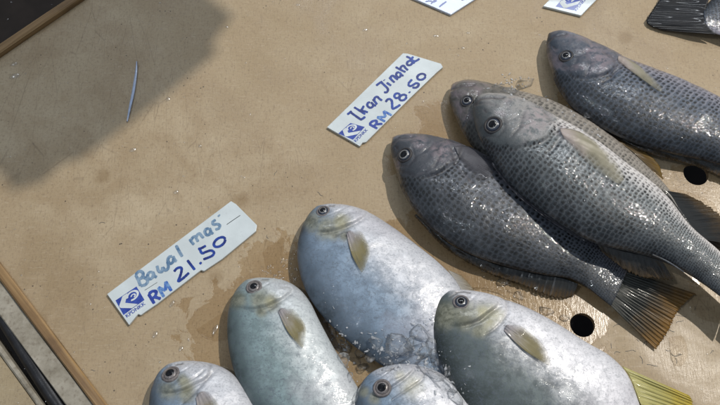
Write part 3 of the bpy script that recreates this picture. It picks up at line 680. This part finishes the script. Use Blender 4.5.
def logo(root, q, z):
    """q: photo points of top-left, top-right, bottom-right, bottom-left"""
    P = [at(x, y, z) for x, y in q]
    def uv(u, v, dz):
        a = P[0].lerp(P[1], u); b = P[3].lerp(P[2], u); r = a.lerp(b, v); return (r.x, r.y, z + dz)
    sq = mk('logo', [uv(0, 0, .0001), uv(1, 0, .0001), uv(1, 1, .0001), uv(0, 1, .0001)], [(3, 2, 1, 0)], M_print, root, False)
    V = []; F = []
    def poly(pts, dz=.00018):
        b = len(V); V.extend(uv(x, y, dz) for x, y in pts); F.append(tuple(reversed(range(b, b + len(pts)))))
    poly([(.03, .40), (.32, .03), (.56, .03), (.30, .44), (.30, .50), (.0, .5)]); poly([(.03, .47), (.30, .47), (.70, .97), (.42, .97), (.03, .55)], .00020)
    def ring(cx, cy, r0, r1, a0, a1, dz):
        n = 18; b = len(V)
        for k in range(n + 1):
            a = a0 + (a1 - a0) * k / n
            V.append(uv(cx + r0 * math.cos(a), cy + r0 * math.sin(a), dz)); V.append(uv(cx + r1 * math.cos(a), cy + r1 * math.sin(a), dz))
        for k in range(n): F.append((b + 2 * k, b + 2 * k + 1, b + 2 * k + 3, b + 2 * k + 2))
    ring(.68, .34, .19, .29, -3.0, 2.2, .00022); ring(.70, .38, .06, .12, -3.0, 1.6, .00024)
    mk('mark', V, F, M_white, sq, False)

def letter_m(root, a, b, up, w, z):
    m_ = ((a[0] + b[0]) / 2 + up[0] * .35, (a[1] + b[1]) / 2 + up[1] * .35); at_ = (a[0] + up[0], a[1] + up[1]); bt = (b[0] + up[0], b[1] + up[1])
    V = []; F = []
    for q in ([a, at_], [at_, m_], [m_, bt], [bt, b]): stroke(V, F, q, w, z)
    mk('currency', V, F, M_printf, root, False)
def letter_r(root, a, b, up, w, z):
    f = lambda x, y: (a[0] + (b[0] - a[0]) * x + up[0] * y, a[1] + (b[1] - a[1]) * x + up[1] * y)
    V = []; F = []
    for q in ([f(0, 0), f(0, 1)], [f(0, .98), f(.55, .99), f(.9, .76), f(.55, .5), f(0, .47)], [f(.4, .5), f(.95, 0)]): stroke(V, F, q, w, z)
    mk('currency', V, F, M_print, root, False)
# card A  (Bawal Mas / 21.50)
cA_, z = card('price card with faded blue Bawal Mas and 21.50, above the silver fish', [(107, 294), (231, 201), (236, 204), (257, 225), (256, 231), (222, 259), (204, 271), (201, 270), (157, 304), (145, 312), (141, 315), (138, 314), (129, 325)], M_card)
writing(cA_, 'lettering', [[(107, 240), (115, 255), (122, 273)], [(106, 240), (118, 229), (129, 234), (127, 246), (116, 253)], [(116, 253), (132, 248), (143, 256), (138, 268), (122, 273)],
    [(158, 232), (149, 232), (143, 241), (148, 252), (157, 248), (161, 236)], [(158, 230), (164, 243), (171, 247)],
    [(171, 212), (176, 228), (186, 230), (188, 216)], [(188, 216), (196, 226), (205, 218), (203, 198)],
    [(217, 184), (208, 186), (204, 196), (210, 206), (219, 201), (221, 190)], [(219, 183), (225, 196), (231, 199)],
    [(228, 151), (237, 168), (247, 185)]], 3, (100, 195), 3.0, z, M_inkf, 'faded handwriting Bawal')
writing(cA_, 'lettering', [[(88, 198), (98, 212), (108, 224)], [(94, 205), (104, 190), (114, 187), (120, 198), (127, 211)], [(117, 196), (123, 180), (133, 174), (142, 184), (152, 194)],
    [(176, 152), (163, 153), (157, 166), (165, 180), (178, 177), (184, 164)], [(178, 148), (186, 168), (195, 176)],
    [(206, 112), (193, 120), (196, 133), (212, 131), (224, 137), (220, 150), (204, 156)], [(218, 90), (221, 93), (224, 95)]], 4.5, (170, 195), 2.9, z, M_inkf, 'faded handwriting Mas')
writing(cA_, 'price', [[(18, 345), (32, 330), (50, 327), (52, 342), (46, 365), (38, 388), (60, 374), (86, 350)], [(78, 293), (94, 314), (112, 337)], [(134, 303), (138, 307), (142, 310)],
    [(126, 243), (140, 240), (162, 228)], [(134, 243), (144, 262), (162, 256), (184, 250), (198, 258), (192, 272), (172, 282), (150, 290)],
    ell(223, 212, 29, 17, -.62)], 4.5, (170, 195), 2.6, z, M_ink, 'handwritten 21.50')
letter_r(cA_, (154.4, 303.6), (161.2, 298.6), (-5.8, -9.6), 3.0, z)
letter_m(cA_, (164, 297), (171.5, 291), (-5.8, -9.6), 3.0, z)
logo(cA_, [(115.5, 300.5), (136.5, 286.5), (144.5, 300), (123.5, 315)], z)
printed(cA_, 'lettering', 'KPDNKK', (127, 317.8), (146, 304.2), .0031, z, M_print, offs=.02)
writing(cA_, 'scratch', [[(380, 89), (400, 75), (421, 61)]], 3, (100, 195), .6, z, M_scr)
writing(cA_, 'scratch', [[(134, 286), (150, 276), (172, 262)]], 3, (100, 195), .4, z, M_scr)
# card B (Ikan Jinahat / 28.50)
cB_, z = card('price card with bold blue Ikan Jinahat and 28.50, above the speckled fish', [(327, 127), (403, 53), (408, 53.5), (441, 63.5), (443, 67), (437, 72), (410, 98), (366, 142), (362.5, 142.5), (360, 146)], M_card)
writing(cB_, 'lettering', [[(166, 146), (205, 174), (242, 200)], [(150, 166), (164, 156), (180, 142)], [(236, 202), (254, 194), (272, 180)],
    [(196, 116), (235, 140), (272, 164)], [(262, 106), (252, 126), (238, 142)], [(244, 140), (268, 144), (290, 152)],
    [(306, 82), (290, 88), (286, 106), (304, 120), (322, 112), (326, 94)], [(310, 82), (330, 102), (346, 106)],
    [(322, 62), (338, 80), (352, 98)], [(332, 74), (336, 54), (352, 46), (368, 60), (386, 72)]], 6.75, (325, 90), 2.6, z, M_ink, 'handwriting Ikan')
writing(cB_, 'lettering', [[(8, 246), (26, 232), (48, 218)], [(38, 222), (62, 244), (84, 268), (78, 288), (58, 290)], [(76, 226), (90, 236), (106, 246)], [(58, 208), (62, 212)],
    [(92, 192), (110, 210), (128, 226)], [(104, 206), (104, 188), (118, 182), (134, 196), (150, 208)],
    [(160, 160), (146, 160), (138, 176), (150, 192), (164, 188), (168, 172)], [(160, 158), (176, 178), (188, 180)],
    [(134, 124), (166, 142), (200, 158)], [(166, 142), (170, 124), (186, 116), (200, 132), (216, 146)],
], 6.53, (375, 48), 2.6, z, M_ink, 'handwriting Jinah')
writing(cB_, 'lettering', [ell(98, 132, 29, 21, -.5), [(124, 112), (134, 126), (150, 136)], [(62, 66), (92, 78), (122, 102), (150, 114), (176, 104), (198, 88)], [(134, 66), (122, 84), (106, 100)]], 10.13, (400, 50), 2.6, z, M_ink, 'handwriting at')
writing(cB_, 'price', [[(70, 354), (80, 338), (98, 334), (110, 348), (112, 370), (116, 396), (142, 386), (166, 370)], ell(144, 312, 18, 15, -.4), ell(182, 324, 24, 17, -.5), [(222, 286), (226, 290), (229, 293)],
], 6.53, (375, 48), 2.6, z, M_ink, 'handwritten 28.')
writing(cB_, 'price', [[(122, 298), (104, 318), (82, 344)], [(80, 346), (100, 366), (130, 356), (160, 338), (186, 342), (186, 362), (162, 382), (124, 380)], ell(216, 272, 42, 29, -.3)], 10.13, (400, 50), 2.6, z, M_ink, 'handwritten 50')
letter_r(cB_, (377.4, 128.6), (382.8, 123.6), (-8.2, -4.4), 2.8, z)
letter_m(cB_, (385.2, 121.6), (391.8, 115.4), (-8.2, -4.4), 2.7, z)
logo(cB_, [(338.3, 133.5), (350.5, 123), (364.8, 127), (353, 139.8)], z)
printed(cB_, 'lettering', 'KPDNKK', (356, 142.3), (368.2, 130.0), .0030, z, M_print, offs=.02)
# card C at the top edge
cC_, z = card('bluish price card cut by the top edge, only ends of handwriting showing', [(408, -4), (410, -7), (488, -52), (530, -36), (451, 14.5)], M_cardb)
writing(cC_, 'lettering', [[(300, 72), (335, 44), (374, 16)], [(215, 40), (240, 16), (262, -6)], [(160, 18), (190, 10), (225, 14)], [(225, 14), (250, 20), (275, 4)], [(530, 4), (560, -10), (590, -20)], [(330, -40), (380, -80)], [(400, -50), (440, -90), (470, -80)]], 10.28, (410, 0), 1.8, z, M_ink)
# card D
cD_, z = card('price card with a small blue emblem, cut by the top edge', [(543, 6), (581, 15.5), (640, -45), (604, -54)], M_card)
logo(cD_, [(555.5, 6.5), (566, -5), (585, -3.5), (573.5, 10.2)], z)
printed(cD_, 'lettering', 'KPDNKK', (576.3, 11.3), (587, -1), .0030, z, M_print, offs=.02)
writing(cD_, 'lettering', [[(575, -14), (590, -30)], [(584, -10), (600, -28), (606, -20)]], 1, (0, 0), 2, z, M_ink)

# ------------------------------------------------------------------ ice
BV = [v1, v2, v3, v4, w1, w2, w3, w4, w5, w6]
def top_hit(px, py):
    best = at(px, py, 0); bd = (best - CP).length
    for v in BV:
        l, n, i, d = v.ray_cast(CP, ray(px, py))
        if l is not None and d < bd: bd = d; best = l
    return best
def blob(V, F, c, r, seed, sub=3, amp=.35, sq=(1, 1, .6), rot=0.0, facet=False):
    bm = bmesh.new(); b = len(V); ca, sa = math.cos(rot), math.sin(rot)
    if facet:   # broken chunk: hull of random points, edges melted round
        rr = random.Random(seed)
        for k in range(11 if sub == 3 else 7):
            d = Vector((rr.gauss(0, 1), rr.gauss(0, 1), rr.gauss(0, 1))).normalized() * rr.uniform(.8, 1.15); bm.verts.new(d)
        h_ = bmesh.ops.convex_hull(bm, input=bm.verts)
        bmesh.ops.delete(bm, geom=[v for v in bm.verts if not v.link_faces], context='VERTS')
        bmesh.ops.bevel(bm, geom=bm.edges[:], offset=.16, segments=2 if sub == 3 else 1, affect='EDGES', clamp_overlap=True)
        bmesh.ops.triangulate(bm, faces=bm.faces[:])
    else: bmesh.ops.create_icosphere(bm, subdivisions=sub, radius=1)
    bm.verts.index_update()
    for v in bm.verts:
        d = v.co if facet else v.co.normalized()
        k = 1 + (0 if facet else amp * noise.noise(d * 1.4 + Vector((seed, seed * .7, 0))))
        x, y, z_ = d.x * k * r * sq[0], d.y * k * r * sq[1], d.z * k * r * sq[2]
        V.append((c.x + x * ca - y * sa, c.y + x * sa + y * ca, c.z + z_))
    for f in bm.faces: F.append(tuple(b + v.index for v in f.verts))
    bm.free()
ICE = [  # px, py, radius px, stretch x,y,z, rotation, where
 (396, 346, 11, (1.25, .85, .6), -.3, 'clear rounded ice chunk with a hollow, biggest on the middle silver fish'),
 (376, 345, 8, (1, .8, .5), .4, None), (421, 333, 9, (1, 1, .5), .9, None), (432, 349, 8, (.8, 1.3, .6), .3, None), (411, 362, 9, (1.6, .5, .5), .5, None),
 (360, 352, 7, (1, .9, .6), 0, None), (346, 344, 7, (.8, 1.2, .6), .2, None), (331, 328, 6, (.6, 1.5, .5), .4, None), (323, 318, 5, (.6, 1.3, .5), .5, None),
 (342, 362, 8, (1, 1, .6), .1, None), (362, 366, 6, (1.2, .7, .5), 0, None), (386, 362, 7, (1.3, .7, .5), -.2, None), (430, 372, 9, (1.4, .6, .5), -.6, None),
 (443, 384, 10, (1.5, .5, .5), -.75, None), (424, 352, 6, (1, 1, .5), .2, None), (349, 377, 5, (.6, 1.4, .5), -.2, None), (410, 343, 6, (1, .7, .5), 1, None), (441, 366, 6, (.6, 1.4, .6), .3, None),
 (357, 395, 7, (.5, 1.6, .4), -.5, 'thin curved ice sliver beside the dark eye at the bottom middle'), (455, 397, 8, (1.4, .5, .5), -.8, None),
 (525, 84, 8, (1.2, .8, .8), .2, 'clear ice chunk on the board above the pile of speckled fish'), (508, 92, 6, (1.2, .8, .5), 0, None), (541, 109, 4, (1, 1, .8), 0, None), (587, 117, 4, (1.2, .9, .8), 0, None), (498, 86, 5, (1.2, .7, .5), .3, None),
 (370, 357, 6, (1.2, .8, .5), .7, None), (404, 351, 6, (1, .9, .5), .2, None), (417, 347, 7, (1.2, .8, .6), .5, None), (388, 370, 5, (1.3, .7, .5), .1, None), (436, 358, 7, (.8, 1.1, .5), .1, None), (448, 372, 5, (.7, 1.4, .5), -.5, None), (338, 353, 6, (.9, 1.1, .5), .1, None),
 (503, 282, 6, (1.2, .8, .5), .3, None), (546, 312, 6, (1.3, .7, .4), -.3, None), (565, 318, 5, (1.2, .7, .4), 0, None), (519, 296, 5, (1, 1, .4), .5, None), (484, 268, 5, (1.2, .8, .4), .5, None),
]
place = lambda x, y: ('half melted on the board near the round drain hole' if y > 260 and x > 470 else
                     'by the heads of the speckled fish pile' if y < 150 else
                     'wedged between the left and middle silver fish' if x < 352 else
                     'on the lower flank of the middle silver fish' if y < 358 else 'over the head and shoulder of the bottom middle fish')
for i, (x, y, r, sq, ro, lb) in enumerate(ICE):
    p = top_hit(x, y); rr = r * .00108; p = p + Vector((0, 0, rr * sq[2] * .3)); V = []; F = []
    blob(V, F, Vector(p), rr, i * 3.7 + 1, 3, .5, sq, ro, True)
    root = mk('ice_chunk', [Vector(v) - p for v in V], F, M_ice, None); root.location = p
    size = 'large' if r >= 9 else 'medium' if r >= 6.5 else 'small'
    tag(root, lb or '%s clear ice chunk %s' % (size, place(x, y)), 'ice', 'ice chunks melting among the fish')
# crushed ice grains / slush
V = []; F = []
def scatter(cx, cy, sx, sy, n, r0, r1, rot=0.0, flat=.5, lift=.3):
    for k in range(n):
        a, b_ = R.gauss(0, 1), R.gauss(0, 1); x = cx + a * sx * math.cos(rot) - b_ * sy * math.sin(rot); y = cy + a * sx * math.sin(rot) + b_ * sy * math.cos(rot)
        p = top_hit(x, y); r = R.uniform(r0, r1) * .00089
        blob(V, F, p + Vector((0, 0, r * lift)), r, k * 1.3 + cx, 2, .6, (R.uniform(.8, 1.6), R.uniform(.6, 1.1), flat), R.random() * 3, True)
scatter(392, 352, 30, 9, 90, .6, 2.4, .25); scatter(335, 335, 6, 20, 34, .8, 2.4, -.5); scatter(440, 380, 26, 7, 60, .9, 2.8, .75)
scatter(420, 340, 14, 12, 24, .8, 2.4); scatter(515, 85, 12, 5, 30, .8, 2.4, .2); scatter(570, 115, 22, 3, 20, .6, 1.8, .6)
tag(mk('crushed_ice', V, F, M_crumb), 'fine crushed ice grains sprinkled over and between the fish', 'ice', kind='stuff')

# ------------------------------------------------------------------ water on the board
V = []; F = []
def drop(x, y, r, st=1.0, ro=0.0, fl=.4):
    p = at(x, y, 0); rr = r * .00089; blob(V, F, Vector((p.x, p.y, rr * .02)), rr, R.random() * 90, 2, .4, (st, 1, fl), ro)
for k in range(260): 
    x, y = R.uniform(0, 720), R.uniform(0, 405)
    drop(x, y, R.choice([.35, .4, .5, .5, .7, .9]), R.uniform(1, 1.8), R.random() * 3)
for k in range(120):   # spatter left of the silver fish
    t_ = R.random(); drop(300 - 60 * t_ + R.gauss(0, 6), 265 + 50 * t_ + R.gauss(0, 9), R.uniform(.4, 1.3), R.uniform(1, 2), R.random() * 3)
for k in range(40): drop(R.gauss(270, 9), R.gauss(275, 6), R.uniform(.4, 1.2))
for (x, y, r, st, ro) in [(14, 64, 2.6, 1.6, .3), (15, 76, 3.4, 1.7, .4), (168, 99, 2.4, 1.2, 1), (133, 150, 2.4, 1.6, .6), (160, 3, 1.6, 1, 0), (176, 192, 2.2, 1.5, .6), (200, 146, 2, 1, 0), (155, 335, 2.2, 2, 1.1), (172, 304, 2, 2.2, 1.1), (215, 330, 2.2, 3, 1.2), (181, 349, 2, 1.5, 1), (160, 362, 1.5, 1, 0), (227, 27, 1.8, 1.2, 0),
                     (436, 36, 2, 1.8, 0), (468, 33, 1.8, 1.4, 0), (463, 48, 1.8, 1.4, 0), (298, 5, 1.6, 1.5, 0), (365, 30, 1.8, 2, .4), (442, 12, 1.8, 1.4, -.4), (446, 14.5, 1.3, 1.2, 0), (425, 6, 1.2, 1, 0)]:
    drop(x, y, r, st, ro, .45)
tag(mk('water_droplets', V, F, M_drop), 'tiny water droplets spattered over the tan board', 'water', kind='stuff')
def puddle(pts, h, label, seed, bumpy=.6):
    """thin irregular film of water, lens-shaped, from an outline"""
    P = cr(pts + [pts[0]], 73)[:-1]; cx = sum(p.x for p in P) / 72; cy = sum(p.y for p in P) / 72
    V = [at(cx, cy, h)]; F = []; nr = 26
    for j in range(1, nr + 1):
        f = j / nr
        for i, p in enumerate(P):
            x = cx + (p.x - cx) * f; y = cy + (p.y - cy) * f
            ed = 1 + .10 * noise.noise(Vector((i * .4, seed, f))) * f; x = cx + (x - cx) * ed; y = cy + (y - cy) * ed
            z_ = h * (1 - f ** 5) * (1 + bumpy * noise.noise(Vector((x * .13, y * .16, seed))) + bumpy * .5 * noise.noise(Vector((x * .35, y * .4, seed))))
            q = at(x, y, 0); V.append((q.x, q.y, max(z_, 0) - .0001 * (j == nr) + .0002))
    for i in range(72): F.append((0, 1 + (i + 1) % 72, 1 + i))
    for j in range(nr - 1):
        for i in range(72):
            a = 1 + j * 72 + i; b_ = 1 + j * 72 + (i + 1) % 72; F.append((a, b_, b_ + 72, a + 72))
    tag(mk('puddle', V, F, M_water), label, 'water', 'puddles of meltwater on the board')
puddle([(455, 262), (480, 262), (510, 280), (545, 296), (572, 306), (572, 325), (560, 328), (520, 304), (480, 288), (462, 286)], .0022, 'large rippled puddle between the slate fish and the white-bellied fish', 3, .9)
puddle([(690, 285), (712, 283), (724, 300), (722, 322), (700, 318), (688, 304)], .0016, 'small clear puddle at the right edge beside the amber tail', 9, .8)
puddle([(668, 338), (682, 336), (688, 352), (682, 366), (672, 362)], .0014, 'small ring-like puddle below the tip of the amber tail', 12, .8)
puddle([(662, 188), (690, 192), (715, 205), (722, 232), (700, 226), (676, 205)], .0012, 'wet film on the board below the far drain hole', 15, .6)
puddle([(196, 330), (214, 318), (228, 312), (229, 336), (218, 341), (205, 338)], .0004, 'small wet smear on the board left of the greenish silver fish', 19, .5)
puddle([(262, 252), (282, 238), (297, 236), (300, 262), (302, 290), (286, 280), (268, 272)], .0005, 'thin wet film on the board left of the silver-blue fish', 22, .5)
# plastic sliver in the shade, short hairs
V = []; F = []
P = cr([(136.5, 61), (136, 72), (133, 92), (130, 106), (127, 121)], 24)
for i, p in enumerate(P):
    w = 1.7 * math.sin(math.pi * min(1, (i + 1) / 25)) ** .6; a = at(p.x - w * .75, p.y, .0012); b_ = at(p.x + w * .75, p.y + .2, .0022); V += [a, b_, (b_.x, b_.y, .0005), (a.x, a.y, .0003)]
for i in range(23):
    for k in range(4): F.append((i * 4 + k, i * 4 + (k + 1) % 4, i * 4 + 4 + (k + 1) % 4, i * 4 + 4 + k))
tag(mk('plastic_sliver', V, F, simple('sliver', (.42, .50, .66), .25, .1, 200, 0, .5), None), 'thin pale bluish plastic sliver lying in the shaded part of the board', 'plastic strip')
V = []; F = []
for k in range(34):
    if k < 26: x, y = R.gauss(655, 26), R.gauss(345, 22)
    else: x, y = R.uniform(60, 460), R.uniform(60, 380)
    L = R.uniform(3, 13) if k < 26 else R.uniform(3, 7); a = R.random() * 6.28; pts = [(x, y)]
    for q in range(3): a += R.gauss(0, .5); pts.append((pts[-1][0] + L / 3 * math.cos(a), pts[-1][1] + L / 3 * math.sin(a)))
    stroke(V, F, pts, .32, .0001)
tag(mk('fibre_scraps', V, F, M_scr, None, False), 'fine dark hairs and fibres stuck to the board', 'dirt', kind='stuff')

# ------------------------------------------------------------------ light
LAMP = Vector((1.85, 1.05, 3.45))
def lamp(name, loc, power, size, col):
    d = bpy.data.lights.new(name, 'POINT'); d.energy = power; d.shadow_soft_size = size; d.color = col
    o = bpy.data.objects.new(name, d); C.objects.link(o); o.location = loc; return o
lamp('stall_lamp', LAMP, 480, .026, (1.0, .94, .85))
lamp('stall_lamp', (-1.0, -.3, 2.2), 30, .014, (.86, .93, 1.0))
# unseen board added out of view, outlined to cast the far left shadow
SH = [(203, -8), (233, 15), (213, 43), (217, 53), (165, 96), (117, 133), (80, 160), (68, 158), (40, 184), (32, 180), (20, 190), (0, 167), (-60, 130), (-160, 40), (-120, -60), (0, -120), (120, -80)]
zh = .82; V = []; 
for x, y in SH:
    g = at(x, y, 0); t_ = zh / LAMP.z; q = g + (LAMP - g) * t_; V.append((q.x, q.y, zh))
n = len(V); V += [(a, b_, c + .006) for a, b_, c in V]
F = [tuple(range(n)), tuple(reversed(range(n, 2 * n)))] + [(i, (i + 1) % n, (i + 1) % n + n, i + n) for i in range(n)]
tag(mk('shadow_board', V, F, M_caster, None, False), 'unseen dark board added above the tray, shaped to cast the far left shadow', 'board')

ar = bpy.data.lights.new('sheen_fill', 'AREA'); ar.shape = 'RECTANGLE'; ar.size = 1.2; ar.size_y = .12; ar.energy = 9; ar.color = (.90, .95, 1.0)  # added fill light for broad wet highlights, no known lamp
ao = bpy.data.objects.new('sheen_fill', ar); C.objects.link(ao); ao.location = (.2, 1.5, 1.7); ao.rotation_euler = (Vector((.1, .1, 0)) - Vector(ao.location)).to_track_quat('-Z', 'Y').to_euler()
W = bpy.data.worlds.new('World'); S.world = W; W.use_nodes = True
nt = W.node_tree; bg = nt.nodes['Background']
# stall surroundings: brighter open side toward the top, dim canopy elsewhere
tc = nt.nodes.new('ShaderNodeTexCoord'); nz = nt.nodes.new('ShaderNodeTexNoise'); nz.inputs['Scale'].default_value = 2.2; nz.inputs['Detail'].default_value = 3
rp = nt.nodes.new('ShaderNodeValToRGB'); rp.color_ramp.elements[0].position = .4; rp.color_ramp.elements[0].color = (.16, .18, .22, 1)
rp.color_ramp.elements[1].position = .62; rp.color_ramp.elements[1].color = (.75, .86, 1.0, 1)
nt.links.new(tc.outputs['Generated'], nz.inputs['Vector']); nt.links.new(nz.outputs[0], rp.inputs[0]); nt.links.new(rp.outputs[0], bg.inputs[0])
bg.inputs[1].default_value = .49

S.view_settings.view_transform = 'Standard'; S.view_settings.look = 'None'; S.view_settings.exposure = 0; S.view_settings.gamma = 1
S.render.engine = 'CYCLES'; S.cycles.max_bounces = 10; S.cycles.transparent_max_bounces = 24; S.cycles.transmission_bounces = 10
S.cycles.caustics_reflective = False; S.cycles.caustics_refractive = False; S.cycles.sample_clamp_indirect = 4
S.render.resolution_x = 1024; S.render.resolution_y = 576
